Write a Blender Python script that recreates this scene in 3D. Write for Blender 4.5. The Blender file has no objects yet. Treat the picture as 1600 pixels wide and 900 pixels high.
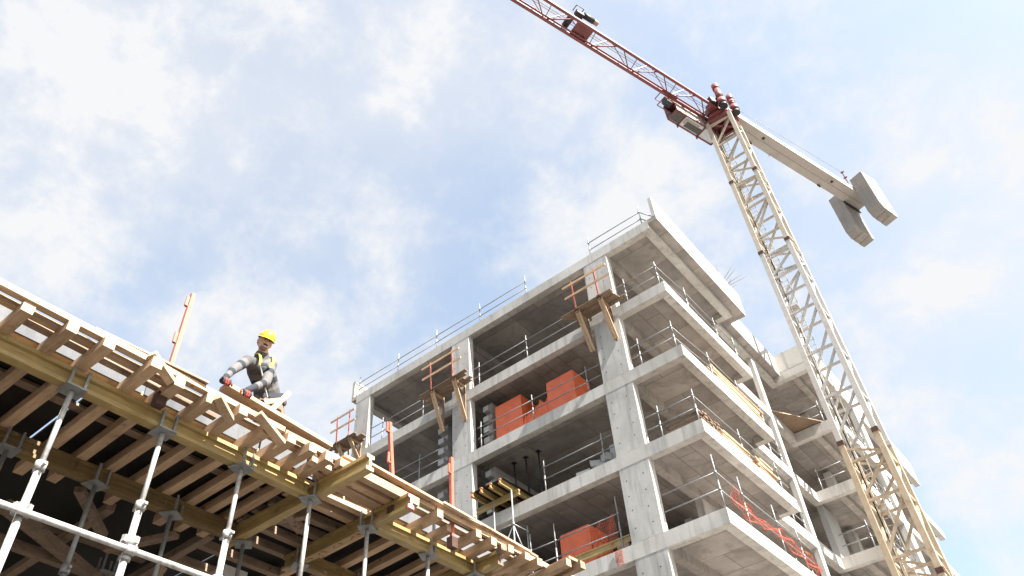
import bpy, bmesh, math, random
from mathutils import Vector, Matrix, Quaternion
random.seed(7)
scene = bpy.context.scene
COL = scene.collection

# ------------------------------------------------------------------ camera
cam_d = bpy.data.cameras.new('camera'); cam = bpy.data.objects.new('camera', cam_d); COL.objects.link(cam)
cam_d.sensor_width = 36.0; cam_d.lens = 27.432; cam_d.clip_start = 0.1; cam_d.clip_end = 3000
_R = Matrix(((0.774618, 0.629684, -0.058858), (0.476471, -0.519866, 0.709024), (0.415863, -0.577267, -0.702724)))
cam.matrix_world = Matrix.Translation((7.3456, -19.5363, 1.6)) @ _R.transposed().to_4x4()
scene.camera = cam
scene.render.resolution_x = 1024; scene.render.resolution_y = 576

# ------------------------------------------------------------------ sky, sun, exposure
SUN_AZ = math.radians(-5.0)      # from +X towards +Y
SUN_EL = math.radians(47.0)
world = bpy.data.worlds.new('World'); scene.world = world; world.use_nodes = True
nt = world.node_tree; nt.nodes.clear()
def WN(t, **k):
    n = nt.nodes.new(t)
    for a, b in k.items(): setattr(n, a, b)
    return n
wout = WN('ShaderNodeOutputWorld'); wbg = WN('ShaderNodeBackground'); wbg.inputs['Strength'].default_value = 0.09
sky = WN('ShaderNodeTexSky', sky_type='NISHITA', sun_disc=False, sun_elevation=SUN_EL, sun_rotation=math.pi/2 - SUN_AZ)
sky.air_density = 0.9; sky.dust_density = 3.5; sky.ozone_density = 1.0
tc = WN('ShaderNodeTexCoord')
cmb = WN('ShaderNodeMapping'); cmb.inputs['Scale'].default_value = (1.0, 1.0, 1.25); cmb.inputs['Location'].default_value = (3.7, 1.3, 2.1); nt.links.new(tc.outputs['Generated'], cmb.inputs[0])
def cloud(scale, detail, rough, lo, hi, dist):
    n = WN('ShaderNodeTexNoise'); n.inputs['Scale'].default_value = scale; n.inputs['Detail'].default_value = detail
    n.inputs['Roughness'].default_value = rough; n.inputs['Distortion'].default_value = dist
    nt.links.new(cmb.outputs[0], n.inputs['Vector'])
    r = WN('ShaderNodeMapRange'); r.inputs[1].default_value = lo; r.inputs[2].default_value = hi; r.interpolation_type = 'SMOOTHSTEP'
    nt.links.new(n.outputs['Fac'], r.inputs[0]); return r
c1 = cloud(6.0, 14.0, 0.64, 0.42, 0.72, 0.12)
c3 = cloud(17.0, 10.0, 0.66, 0.46, 0.80, 0.15)
c2 = cloud(1.5, 5.0, 0.55, 0.36, 0.66, 0.1)
mx = WN('ShaderNodeMath', operation='MULTIPLY'); nt.links.new(c1.outputs[0], mx.inputs[0]); mx.inputs[1].default_value = 0.60
mx2 = WN('ShaderNodeMath', operation='MULTIPLY_ADD'); nt.links.new(c2.outputs[0], mx2.inputs[0]); mx2.inputs[1].default_value = 0.42; nt.links.new(mx.outputs[0], mx2.inputs[2])
mx3 = WN('ShaderNodeMath', operation='ADD', use_clamp=True); mxa = WN('ShaderNodeMath', operation='MULTIPLY_ADD'); nt.links.new(c3.outputs[0], mxa.inputs[0]); mxa.inputs[1].default_value = 0.22; nt.links.new(mx2.outputs[0], mxa.inputs[2]); nt.links.new(mxa.outputs[0], mx3.inputs[0]); mx3.inputs[1].default_value = 0.29
hz = WN('ShaderNodeMix', data_type='RGBA')
skt = WN('ShaderNodeMix', data_type='RGBA', blend_type='MULTIPLY'); skt.inputs['Factor'].default_value = 1.0; skt.inputs['B'].default_value = (.93, 1.0, .93, 1)
nt.links.new(sky.outputs[0], skt.inputs['A'])
nt.links.new(mx3.outputs[0], hz.inputs['Factor']); nt.links.new(skt.outputs['Result'], hz.inputs['A'])
hz.inputs['B'].default_value = (2.16, 2.18, 2.23, 1)
nt.links.new(hz.outputs['Result'], wbg.inputs['Color']); nt.links.new(wbg.outputs[0], wout.inputs[0])

sd = bpy.data.lights.new('sun', 'SUN'); sd.energy = 4.2; sd.angle = math.radians(0.6); sd.color = (1.0, 0.95, 0.88)
sun = bpy.data.objects.new('sun', sd); COL.objects.link(sun)
tosun = Vector((math.cos(SUN_EL)*math.cos(SUN_AZ), math.cos(SUN_EL)*math.sin(SUN_AZ), math.sin(SUN_EL)))
sun.rotation_euler = tosun.to_track_quat('Z', 'Y').to_euler(); sun.location = tosun*80
vs = scene.view_settings
vs.view_transform = 'Standard'; vs.look = 'None'; vs.gamma = 1.0; vs.use_curve_mapping = False
vs.exposure = 2.26
scene.render.engine = 'CYCLES'
try:
    scene.cycles.max_bounces = 8; scene.cycles.diffuse_bounces = 5; scene.cycles.use_denoising = True
except Exception: pass

# ------------------------------------------------------------------ materials
def newmat(name):
    m = bpy.data.materials.new(name); m.use_nodes = True
    t = m.node_tree; b = t.nodes['Principled BSDF']; return m, t, b
def lnk(t, a, b): t.links.new(a, b)
def noise(t, vec, scale, detail=4, rough=.55, dist=0):
    n = t.nodes.new('ShaderNodeTexNoise'); n.inputs['Scale'].default_value = scale; n.inputs['Detail'].default_value = detail
    n.inputs['Roughness'].default_value = rough; n.inputs['Distortion'].default_value = dist
    lnk(t, vec, n.inputs['Vector']); return n.outputs['Fac']
def ramp(t, fac, stops):
    r = t.nodes.new('ShaderNodeValToRGB'); e = r.color_ramp.elements
    while len(e) < len(stops): e.new(0.5)
    for el, (p, c) in zip(e, stops):
        el.position = p; el.color = (c, c, c, 1) if isinstance(c, (int, float)) else (*c, 1)
    lnk(t, fac, r.inputs[0]); return r.outputs['Color']
def mixc(t, fac, a, b, mode='MIX'):
    n = t.nodes.new('ShaderNodeMix'); n.data_type = 'RGBA'; n.blend_type = mode
    for s, v in (('Factor', fac), ('A', a), ('B', b)):
        if isinstance(v, (int, float)): n.inputs[s].default_value = v if s == 'Factor' else (v, v, v, 1)
        elif isinstance(v, tuple): n.inputs[s].default_value = (*v, 1)
        else: lnk(t, v, n.inputs[s])
    return n.outputs['Result']
def mapping(t, scale=(1, 1, 1), loc=(0, 0, 0), rnd=0.0, src='Object'):
    c = t.nodes.new('ShaderNodeTexCoord'); m = t.nodes.new('ShaderNodeMapping')
    m.inputs['Scale'].default_value = scale; m.inputs['Location'].default_value = loc
    lnk(t, c.outputs[src], m.inputs[0]); out = m.outputs[0]
    if rnd:
        oi = t.nodes.new('ShaderNodeObjectInfo'); mu = t.nodes.new('ShaderNodeMath'); mu.operation = 'MULTIPLY'; mu.inputs[1].default_value = rnd
        lnk(t, oi.outputs['Random'], mu.inputs[0]); a = t.nodes.new('ShaderNodeVectorMath'); a.operation = 'ADD'
        lnk(t, out, a.inputs[0]); lnk(t, mu.outputs[0], a.inputs[1]); out = a.outputs[0]
    return out
def bump(t, b, h, strength=.3, dist=.01):
    n = t.nodes.new('ShaderNodeBump'); n.inputs['Strength'].default_value = strength; n.inputs['Distance'].default_value = dist
    lnk(t, h, n.inputs['Height']); lnk(t, n.outputs[0], b.inputs['Normal'])
def brightness(t, col, lo, hi):   # per-object tint
    oi = t.nodes.new('ShaderNodeObjectInfo'); r = t.nodes.new('ShaderNodeMapRange'); r.inputs[3].default_value = lo; r.inputs[4].default_value = hi
    lnk(t, oi.outputs['Random'], r.inputs[0]); v = t.nodes.new('ShaderNodeCombineXYZ')
    for i in range(3): lnk(t, r.outputs[0], v.inputs[i])
    return mixc(t, 1.0, col, v.outputs[0], 'MULTIPLY')

def concrete(name, base, dark, streak=1.0, panel=None, pcol=None, joints=None, tint=(.93, 1.04)):
    m, t, b = newmat(name)
    v = mapping(t, rnd=13.0)
    big = noise(t, v, .55, 6, .62, .4)
    col = mixc(t, ramp(t, big, [(.32, 0), (.70, 1)]), dark, base)
    vs_ = mapping(t, (2.6, 2.6, .22), rnd=5.0)
    st = noise(t, vs_, 1.6, 5, .6)
    col = mixc(t, ramp(t, st, [(.50, 0), (.74, .55*streak)]), col, tuple(c*.62 for c in dark))
    fine = noise(t, v, 42, 4, .7)
    col = mixc(t, .28, col, ramp(t, fine, [(.25, .35), (.75, 1.0)]), 'MULTIPLY')
    pit = noise(t, v, 16, 2, .5)
    col = mixc(t, ramp(t, pit, [(.70, 0), (.76, .45)]), col, tuple(c*.45 for c in dark))
    if joints:
        sx_ = t.nodes.new('ShaderNodeSeparateXYZ'); lnk(t, mapping(t), sx_.inputs[0]); ad = t.nodes.new('ShaderNodeMath'); ad.operation = 'ADD'
        lnk(t, sx_.outputs['X'], ad.inputs[0]); lnk(t, sx_.outputs['Y'], ad.inputs[1])
        pp = t.nodes.new('ShaderNodeMath'); pp.operation = 'PINGPONG'; pp.inputs[1].default_value = joints[0]; lnk(t, ad.outputs[0], pp.inputs[0])
        col = mixc(t, ramp(t, pp.outputs[0], [(.0, .75), (.012, .0)]), col, tuple(c*.5 for c in dark))
        rs = noise(t, mapping(t, (1.0, 1.0, .12), rnd=2.0), 2.2, 4, .6)
        col = mixc(t, ramp(t, rs, [(.64, 0), (.74, .45)]), col, (.30, .235, .18))
    if panel:
        pv = mapping(t, (1, 1, 1), panel[2])
        br = t.nodes.new('ShaderNodeTexBrick'); br.offset = .5; br.inputs['Scale'].default_value = 1.0
        br.inputs['Brick Width'].default_value = panel[0]; br.inputs['Row Height'].default_value = panel[1]
        br.inputs['Mortar Size'].default_value = .012; br.inputs['Mortar Smooth'].default_value = .35
        br.inputs['Color1'].default_value = (1, 1, 1, 1); br.inputs['Color2'].default_value = (.72, .72, .74, 1); br.inputs['Mortar'].default_value = (.30, .27, .25, 1)
        if panel[3]:
            rt = t.nodes.new('ShaderNodeVectorRotate'); rt.rotation_type = 'Z_AXIS'; rt.inputs['Angle'].default_value = math.pi/2
            lnk(t, pv, rt.inputs['Vector']); pv = rt.outputs[0]
        lnk(t, pv, br.inputs['Vector']); col = mixc(t, 1.0, col, br.outputs['Color'], 'MULTIPLY')
        sv = mapping(t, (1, 1, .3), rnd=3.0); sn = noise(t, sv, 1.1, 7, .65, .8)
        col = mixc(t, ramp(t, sn, [(.48, 0), (.70, .7)]), col, tuple(c*.5 for c in dark))
    col = brightness(t, col, *tint)
    lnk(t, col, b.inputs['Base Color']); b.inputs['Roughness'].default_value = .88
    bump(t, b, fine, .25, .006); return m
M = {}
M['conc'] = concrete('concrete', (.64, .62, .585), (.45, .43, .40), 1.4, joints=(2.7, .0))
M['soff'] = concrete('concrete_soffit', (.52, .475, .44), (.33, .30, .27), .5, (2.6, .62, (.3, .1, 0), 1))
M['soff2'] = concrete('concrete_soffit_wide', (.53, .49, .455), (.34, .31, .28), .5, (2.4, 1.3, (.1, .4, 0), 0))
M['wall'] = concrete('concrete_wall', (.61, .595, .565), (.39, .375, .355), 1.6)
M['cw'] = concrete('counterweight_concrete', (.44, .405, .37), (.31, .285, .26), 1.0, tint=(.85, 1.05))
M['block'] = concrete('aerated_block', (.46, .46, .455), (.39, .39, .385), .4, tint=(.88, 1.06))
M['dirt'] = concrete('site_ground_and_wall_shade', (.075, .065, .056), (.045, .04, .034), .0)
M['bounce_pale'] = concrete('bounce_concrete', (.24, .225, .205), (.17, .16, .145), .0)

def wood(name, axis, light, dark, knots=True, rough=.75, tint=(.78, 1.12)):
    m, t, b = newmat(name)
    sc = [7.0, 7.0, 7.0]; sc[axis] = .55
    v = mapping(t, tuple(sc), rnd=31.0)
    g = noise(t, v, 6.0, 5, .65, 1.2)
    col = mixc(t, ramp(t, g, [(.30, 0), (.68, 1)]), dark, light)
    v2 = mapping(t, (1, 1, 1), rnd=17.0)
    w = noise(t, v2, 2.3, 4, .6)
    col = mixc(t, ramp(t, w, [(.45, 0), (.75, .5)]), col, tuple(c*.6 for c in dark))
    if knots:
        k = t.nodes.new('ShaderNodeTexVoronoi'); k.inputs['Scale'].default_value = 5.5; lnk(t, v2, k.inputs['Vector'])
        col = mixc(t, ramp(t, k.outputs['Distance'], [(.06, .8), (.13, 0)]), col, tuple(c*.35 for c in dark))
    sp = noise(t, v2, 9.0, 6, .72, .3)
    col = mixc(t, ramp(t, sp, [(.63, 0), (.69, .55)]), col, (.42, .40, .37) if light[0] > .1 else (.012, .011, .010))
    dk = noise(t, v2, 3.7, 5, .7, .5)
    col = mixc(t, ramp(t, dk, [(.60, 0), (.70, .6)]), col, tuple(c*.32 for c in dark))
    col = brightness(t, col, *tint)
    lnk(t, col, b.inputs['Base Color']); b.inputs['Roughness'].default_value = rough
    bump(t, b, g, .25, .004); return m
for i, ax in enumerate('xyz'):
    M['pine_'+ax] = wood('pine_timber_'+ax, i, (.58, .41, .265), (.38, .24, .14))
    M['old_'+ax] = wood('weathered_and_shade_timber_'+ax, i, (.30, .215, .15), (.16, .105, .07))
    M['yel_'+ax] = wood('yellow_lacquered_timber_'+ax, i, (.43, .32, .135), (.28, .19, .07), False, .5, (.8, 1.08))
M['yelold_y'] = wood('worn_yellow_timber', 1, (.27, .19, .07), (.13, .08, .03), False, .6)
M['blackply'] = wood('dark_film_plywood', 1, (.010, .008, .006), (.005, .004, .003), False, .8)
def plain(name, col, rough=.5, metal=0.0, var=.18, scale=9, dirt=None, tint=(.95, 1.05), spec=None):
    m, t, b = newmat(name)
    v = mapping(t, rnd=9.0); n = noise(t, v, scale, 5, .6)
    c = mixc(t, ramp(t, n, [(.3, 0), (.7, 1)]), tuple(x*(1-var) for x in col), tuple(min(1, x*(1+var*.6)) for x in col))
    if dirt:
        n2 = noise(t, v, scale*.45, 6, .7, .6); c = mixc(t, ramp(t, n2, [(.58, 0), (.70, .8)]), c, dirt)
    c = brightness(t, c, *tint)
    lnk(t, c, b.inputs['Base Color']); b.inputs['Roughness'].default_value = rough; b.inputs['Metallic'].default_value = metal
    if spec is not None: b.inputs['Specular IOR Level'].default_value = spec
    return m
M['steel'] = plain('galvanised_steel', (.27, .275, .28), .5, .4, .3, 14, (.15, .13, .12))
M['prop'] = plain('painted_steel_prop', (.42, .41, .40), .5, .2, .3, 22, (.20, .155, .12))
M['dsteel'] = plain('dark_steel', (.045, .048, .055), .55, .3)
M['red'] = plain('red_painted_steel', (.47, .115, .07), .5, 0, .2, 20, (.30, .11, .07))
M['cred'] = plain('crane_red_paint', (.21, .055, .055), .5, 0, .2, 4, (.14, .035, .03))
M['civ'] = plain('crane_ivory_paint', (.46, .40, .325), .5, 0, .12, 3, (.34, .26, .18))
M['cgr'] = plain('crane_grey_paint', (.45, .43, .405), .5, 0, .10, 3, (.35, .29, .24))
M['ctan'] = plain('crane_tan_paint', (.43, .34, .24), .5, 0, .14, 3, (.27, .18, .11))
M['cwhite'] = plain('crane_white_paint', (.46, .42, .385), .55, 0, .10, 1.2, (.36, .32, .28))
M['rust'] = plain('rusty_steel', (.075, .035, .025), .8, .1, .3, 14)
M['black'] = plain('black_rubber', (.02, .02, .022), .6)
M['orange'] = plain('orange_plastic_wrap', (.74, .15, .055), .42, 0, .14, 3, (.44, .075, .035))
M['net'] = plain('orange_net_plastic', (.52, .10, .05), .5, 0, .3, 5)
M['rebar'] = plain('rebar_steel', (.12, .10, .10), .7, .3)
M['gpanel'] = concrete('grey_form_panel', (.19, .195, .205), (.10, .105, .115), 1.5)
M['glass'] = plain('cab_glass', (.55, .60, .64), .12, 0, .1, 3)
M['interior'] = plain('cab_interior', (.10, .095, .09), .7)
M['seat'] = plain('cab_floor_panel', (.42, .40, .36), .7)
M['skin'] = plain('skin', (.50, .28, .19), .55, 0, .08, 20)
M['stubble'] = plain('stubble_skin', (.20, .115, .085), .7, 0, .2, 60)
M['hair'] = plain('dark_hair', (.018, .013, .010), .7)
M['helmet'] = plain('yellow_helmet', (.62, .45, .04), .42, 0, .12, 25, (.45, .32, .06))
M['sweater_l'] = plain('light_grey_knit', (.125, .12, .118), .9, 0, .15, 60)
M['sweater_m'] = plain('mid_grey_knit', (.075, .072, .072), .9, 0, .15, 60)
M['sweater_d'] = plain('dark_blue_grey_knit', (.020, .024, .034), .9, 0, .15, 60)
M['pants'] = plain('brown_work_trousers', (.17, .115, .085), .9, 0, .25, 14)
def crease(m):
    t = m.node_tree; b = t.nodes['Principled BSDF']; bump(t, b, noise(t, mapping(t, (1, 1, 2.2)), 26, 3, .55, 1.5), .45, .010)
for q in ('sweater_l', 'sweater_m', 'sweater_d', 'pants'): crease(M[q])
t_ = M['orange'].node_tree; bump(t_, t_.nodes['Principled BSDF'], noise(t_, mapping(t_, (1, 1, .6), rnd=4.0), 3.5, 5, .6, 2.0), .8, .05)
M['boot'] = plain('dark_boot', (.05, .035, .025), .8)
M['glove'] = plain('red_work_glove', (.30, .045, .028), .8, 0, .2, 40)
M['gloved'] = plain('dark_glove_palm', (.035, .035, .045), .8)
M['hivis'] = plain('lime_strap', (.55, .58, .07), .7, 0, .25, 50)
M['teeth'] = plain('teeth', (.7, .68, .62), .4)
M['redmark'] = plain('red_marker_paint', (.35, .03, .03), .7)

# ------------------------------------------------------------------ mesh helpers
def V(*a): return Vector(a)
class MB:
    def __init__(s): s.bm = bmesh.new()
    def box(s, x0, x1, y0, y1, z0, z1, rz=0, piv=None):
        vs_ = [s.bm.verts.new((x, y, z)) for z in (z0, z1) for y in (y0, y1) for x in (x0, x1)]
        for f in ((0, 2, 3, 1), (4, 5, 7, 6), (0, 1, 5, 4), (2, 6, 7, 3), (0, 4, 6, 2), (1, 3, 7, 5)):
            s.bm.faces.new([vs_[i] for i in f])
        return s
    def bar(s, p0, p1, w, h, up=(0, 0, 1), taper=1.0):
        p0 = Vector(p0); p1 = Vector(p1); d = (p1-p0).normalized(); up = Vector(up)
        if abs(d.dot(up)) > .98: up = V(1, 0, 0)
        sx = d.cross(up).normalized(); sz = sx.cross(d).normalized()
        r = []
        for p, k in ((p0, 1), (p1, taper)):
            r.append([s.bm.verts.new(p + sx*a*w*.5*k + sz*c*h*.5*k) for a, c in ((-1, -1), (1, -1), (1, 1), (-1, 1))])
        for i in range(4):
            j = (i+1) % 4; s.bm.faces.new((r[0][i], r[0][j], r[1][j], r[1][i]))
        s.bm.faces.new(r[0][::-1]); s.bm.faces.new(r[1]); return s
    def tube(s, p0, p1, r0, r1=None, n=8, cap=True):
        r1 = r0 if r1 is None else r1
        p0 = Vector(p0); p1 = Vector(p1); d = (p1-p0).normalized(); a = d.orthogonal().normalized(); b = d.cross(a)
        R = []
        for p, r in ((p0, r0), (p1, r1)):
            R.append([s.bm.verts.new(p + (a*math.cos(2*math.pi*i/n) + b*math.sin(2*math.pi*i/n))*r) for i in range(n)])
        for i in range(n):
            j = (i+1) % n; f = s.bm.faces.new((R[0][i], R[0][j], R[1][j], R[1][i])); f.smooth = True
        if cap: s.bm.faces.new(R[0][::-1]); s.bm.faces.new(R[1])
        return s
    def path(s, pts, r, n=6):
        for a, b in zip(pts[:-1], pts[1:]): s.tube(a, b, r, n=n)
        return s
    def prism(s, pts, z0, z1):            # polygon in xy
        lo = [s.bm.verts.new((x, y, z0)) for x, y in pts]; hi = [s.bm.verts.new((x, y, z1)) for x, y in pts]
        s.bm.faces.new(lo[::-1]); s.bm.faces.new(hi)
        for i in range(len(pts)):
            j = (i+1) % len(pts); s.bm.faces.new((lo[i], lo[j], hi[j], hi[i]))
        return s
    def sweep(s, prof, origin, ax_u, ax_v, ax_w, length):   # 2D profile (u,v) swept along w
        o = Vector(origin); u = Vector(ax_u); v = Vector(ax_v); w = Vector(ax_w)
        A = [s.bm.verts.new(o+u*a+v*b) for a, b in prof]; B = [s.bm.verts.new(o+u*a+v*b+w*length) for a, b in prof]
        k = len(prof)
        for i in range(k):
            j = (i+1) % k; s.bm.faces.new((A[i], A[j], B[j], B[i]))
        s.bm.faces.new(A[::-1]); s.bm.faces.new(B); return s
    def ell(s, c, rx, ry, rz, rot=None, seg=16, rings=10, zmin=-1.01):
        c = Vector(c); q = rot or Quaternion(); rows = []
        for i in range(rings+1):
            ph = math.pi*i/rings; zz = math.cos(ph)
            row = []
            for j in range(seg):
                th = 2*math.pi*j/seg; k = max(zz, zmin); rr = math.sin(ph) if zz > zmin else math.sqrt(max(0, 1-zmin*zmin))*0.98
                row.append(s.bm.verts.new(c + q @ V(rx*rr*math.cos(th), ry*rr*math.sin(th), rz*k)))
            rows.append(row)
        for i in range(rings):
            for j in range(seg):
                f = s.bm.faces.new((rows[i][j], rows[i+1][j], rows[i+1][(j+1) % seg], rows[i][(j+1) % seg])); f.smooth = True
        return s
    def mesh(s, name, mat):
        bmesh.ops.recalc_face_normals(s.bm, faces=s.bm.faces)
        me = bpy.data.meshes.new(name); s.bm.to_mesh(me); s.bm.free()
        if mat is not None: me.materials.append(M[mat] if isinstance(mat, str) else mat)
        return me
    def obj(s, name, mat, parent=None, kind=None):
        return link(name, s.mesh(name, mat), parent, kind)
def link(name, me, parent=None, kind=None):
    o = bpy.data.objects.new(name, me); COL.objects.link(o)
    if parent is not None:
        o.parent = parent
        if parent.type == 'EMPTY': o.location = -parent.location
    if kind: o['kind'] = kind
    return o
def tag(o, label, cat, group=None):
    o['label'] = label; o['category'] = cat
    if group: o['group'] = group
    return o
def thing(name, label, cat, loc, group=None):
    o = bpy.data.objects.new(name, None); COL.objects.link(o); o.location = loc; o.empty_display_size = .3
    return tag(o, label, cat, group)
def jit(a): return random.uniform(-a, a)

# ------------------------------------------------------------------ ground
g = MB(); g.box(-400, 400, -400, 400, -.5, 0)
go = g.obj('ground', 'dirt'); go['kind'] = 'structure'
ap = MB().box(-34, 40, -7.5, 46, -.1, .06).obj('added_bounce_slab', 'bounce_pale'); ap['kind'] = 'structure'  # added unseen pale slab that bounces light onto soffits and wing

# ================================================================== MAIN BUILDING
LV = [0.0, 3.24, 6.24, 9.24, 12.24, 15.24, 18.24, 21.24, 24.61]   # floor levels, roof last
T = .474
B = thing('concrete_building', 'unfinished grey concrete frame building with open floors and cantilevered corner balconies', 'building', (-8, 6, 0))
YB = 28.0
def slab_outline(e=.012):
    return [(-16.37+e, e), (-e, e), (-e, 6.9-e), (-.7-e, 6.9-e), (-.7-e, 12.74+e), (1.35-e, 12.74+e), (1.35-e, YB), (-16.37+e, YB)]
for k, L in enumerate(LV):
    if k == 0: continue
    roof = (k == len(LV)-1)
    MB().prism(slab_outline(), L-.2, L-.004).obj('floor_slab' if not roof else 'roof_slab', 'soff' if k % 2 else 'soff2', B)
    t = T
    for a in ((-16.37, 0, 0, .3), (-.30, 0, .303, 6.9), (-.7, -.303, 6.6, 6.9), (-1.0, -.7, 6.903, 12.74), (-.997, 1.35, 12.743, 13.04), (1.05, 1.35, 13.043, YB),
              (-16.37, -16.07, .303, YB), (-2.32, -2.03, .303, 13.2), (-10.0, -9.6, .303, 13.2), (-16.06, -2.33, 6.4, 6.75)):
        inner = a[0] in (-2.32, -10.0, -16.06)
        tt = t - (.004 if not inner else -.03)
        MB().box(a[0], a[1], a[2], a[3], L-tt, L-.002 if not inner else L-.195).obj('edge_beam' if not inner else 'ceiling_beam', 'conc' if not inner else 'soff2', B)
    # columns below this level
    L0 = LV[k-1]
    for (x0, x1) in ((-16.366, -15.40), (-10.28, -9.257), (-3.162, -2.016)):
        c = .03
        y0, y1 = .006, .27
        z0, z1 = L0-.001, L-t+.006
        pts = [(x0+c, y0), (x1-c, y0), (x1, y0+c), (x1, y1), (x0, y1), (x0, y0+c)]
        col = MB().prism(pts, z0, z1).obj('column', 'wall', B)
        h = MB()
        for zz in (.45, 1.0, 1.55, 2.1):
            for fx in (.2, .72):
                cx = x0+(x1-x0)*fx+jit(.03); cz = z0+zz+jit(.06)
                h.tube((cx, y0-.002, cz), (cx, y0+.02, cz), .022, n=8)
        h.obj('tie_hole', 'black', col, 'stuff')
        if k >= 4:   # pale cold joint lip
            MB().box(x0+.004, x1-.02, y0-.004, y0+.01, L0+.012+jit(.004), L0+.03).obj('pour_lip', 'conc', col)
    for (x0, x1, y0, y1) in ((-2.30, -2.05, 3.4, 4.3), (-2.30, -2.05, 7.6, 8.5), (-.90, -.692, 10.02, 10.40), (-16.36, -16.1, 6.0, 7.0),
                             (-10.2, -9.4, 6.3, 6.6), (1.06, 1.346, 17.5, 18.4), (1.06, 1.346, 23.0, 23.9), (-.95, -.6, 16.2, 16.8)):
        MB().box(x0, x1, y0, y1, L0+.002, L-t+.006 if x0 > -2.2 or x0 < -16 else L-t-.02).obj('column', 'wall', B)
# inner walls, added to block light and keep the bays dark
for k in range(1, len(LV)):
    L0, L = LV[k-1], LV[k]
    MB().box(-16.0, -2.7, 9.6, 9.8, L0, L-.21).obj('added_core_wall', 'wall', B)
    MB().box(-6.2, -6.0, 4.6, 9.6, L0, L-.21).obj('added_core_wall', 'wall', B)
    MB().box(-2.28, -2.08, 8.5, 12.6, L0, L-.5).obj('added_core_wall', 'wall', B)
    MB().box(-.9, 1.0, 19.0, 19.2, L0, L-.21).obj('added_core_wall', 'wall', B)
    MB().box(.05, .33, 13.05, 18.9, L-.47, L-.2).obj('ceiling_beam', 'soff2', B)
    if k in (4, 5, 6): MB().box(-.98, -.72, 13.06, 14.6, L0+.002, L-.47).obj('side_wall', 'block', B)
# roof overhangs and parapets
R = LV[-1]
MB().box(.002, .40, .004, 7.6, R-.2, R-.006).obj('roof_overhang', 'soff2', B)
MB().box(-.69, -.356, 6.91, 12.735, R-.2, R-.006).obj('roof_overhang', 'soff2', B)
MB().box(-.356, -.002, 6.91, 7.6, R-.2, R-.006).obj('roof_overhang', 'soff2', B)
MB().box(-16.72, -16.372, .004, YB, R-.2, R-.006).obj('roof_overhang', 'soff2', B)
PH = 1.02
def parapet(x0, x1, y0, y1, z1): MB().box(x0, x1, y0, y1, R-.004, z1).obj('roof_parapet', 'conc', B)
parapet(.25, .403, .0, 7.603, R+PH+.08)
parapet(-.356, .248, 7.45, 7.6, R+PH*.8)
parapet(-.50, -.353, 7.606, 12.74, R+PH)
parapet(-.352, 1.353, 12.737, 12.89, R+PH)
parapet(1.2, 1.353, 12.893, YB, R+PH)
parapet(-16.723, -16.57, 0, 9, R+PH*.95)
MB().box(-8, -6.5, 8, 12, R, R+1.5).obj('roof_upstand', 'conc', B)

# block infill walls with toothed ends: block_wall > block
def block_wall(x0, x1, y0, z0, z1, ny, tooth):
    h = .25; bl = .5
    n = int((z1-z0)/h)
    base = MB(); base.box(x0+.01, x1-.01, y0+ny*bl+.3, y0+ny*bl+4.5, z0, z0+n*h); w = base.obj('block_wall', 'block', B)
    me = MB().box(-(x1-x0)/2, (x1-x0)/2, .004, bl-.004, .004, h-.004).mesh('block', 'block')
    for i in range(n):
        off = tooth if i % 2 else 0.0
        for j in range(ny):
            o = link('block', me, w); o.location = ((x0+x1)/2+jit(.006), y0+off+j*bl, z0+i*h)
            if off: pass
for L0 in (15.24, 18.24, 12.24):
    block_wall(-9.06, -8.80, .52, L0+.0, L0+2.5, 5, .26)
for L0 in (18.24, 15.24):
    block_wall(-11.42, -11.12, .42, L0, L0+2.5, 4, .24)
block_wall(-3.05, -2.8, 3.9, 12.24, 14.6, 3, .2)

# ------------------------------------------------------------------ guard rails
def guard_rail(label, pts, zs, rails=(.50, .98), ph=1.22, group=None, ends=True, posts=None):
    """pts: polyline of (x,y) of the rail, posts: list of (x,y)"""
    z = zs
    o = thing('guard_rail', label, 'railing', (pts[0][0], pts[0][1], z), group)
    for (x, y) in (posts or pts):
        p = MB(); lean = jit(.012)
        p.tube((x, y, z-.01), (x+lean, y+jit(.012), z+ph*.52), .026, n=8); p.tube((x+lean, y, z+ph*.5), (x+lean*1.6, y, z+ph), .020, n=8)
        for r in rails: p.tube((x, y, z+r-.04), (x, y, z+r+.04), .037, n=8)
        p.obj('post', 'steel', o)
    for r in rails:
        for a, b in zip(pts[:-1], pts[1:]):
            MB().tube((a[0], a[1], z+r+jit(.015)), (b[0], b[1], z+r+jit(.015)), .021, n=7).obj('rail', 'steel', o)
    return o
y_ = .10
guard_rail('long steel tube railing along the roof edge above the front face', [(-16.35, y_), (-13.72, y_), (-11.26, y_), (-8.65, y_), (-6.08, y_)], R, (.40, .80), 1.15)
guard_rail('short steel tube railing at the roof corner beside the tall parapet', [(-2.74, y_), (-.27, y_), (.2, 1.0)], R, (.36, .78), 1.13, posts=[(-2.74, y_), (-.27, y_)])
names = {7: 'top open floor', 6: 'second open floor from the top', 5: 'third open floor from the top', 4: 'fourth open floor from the top'}
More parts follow.
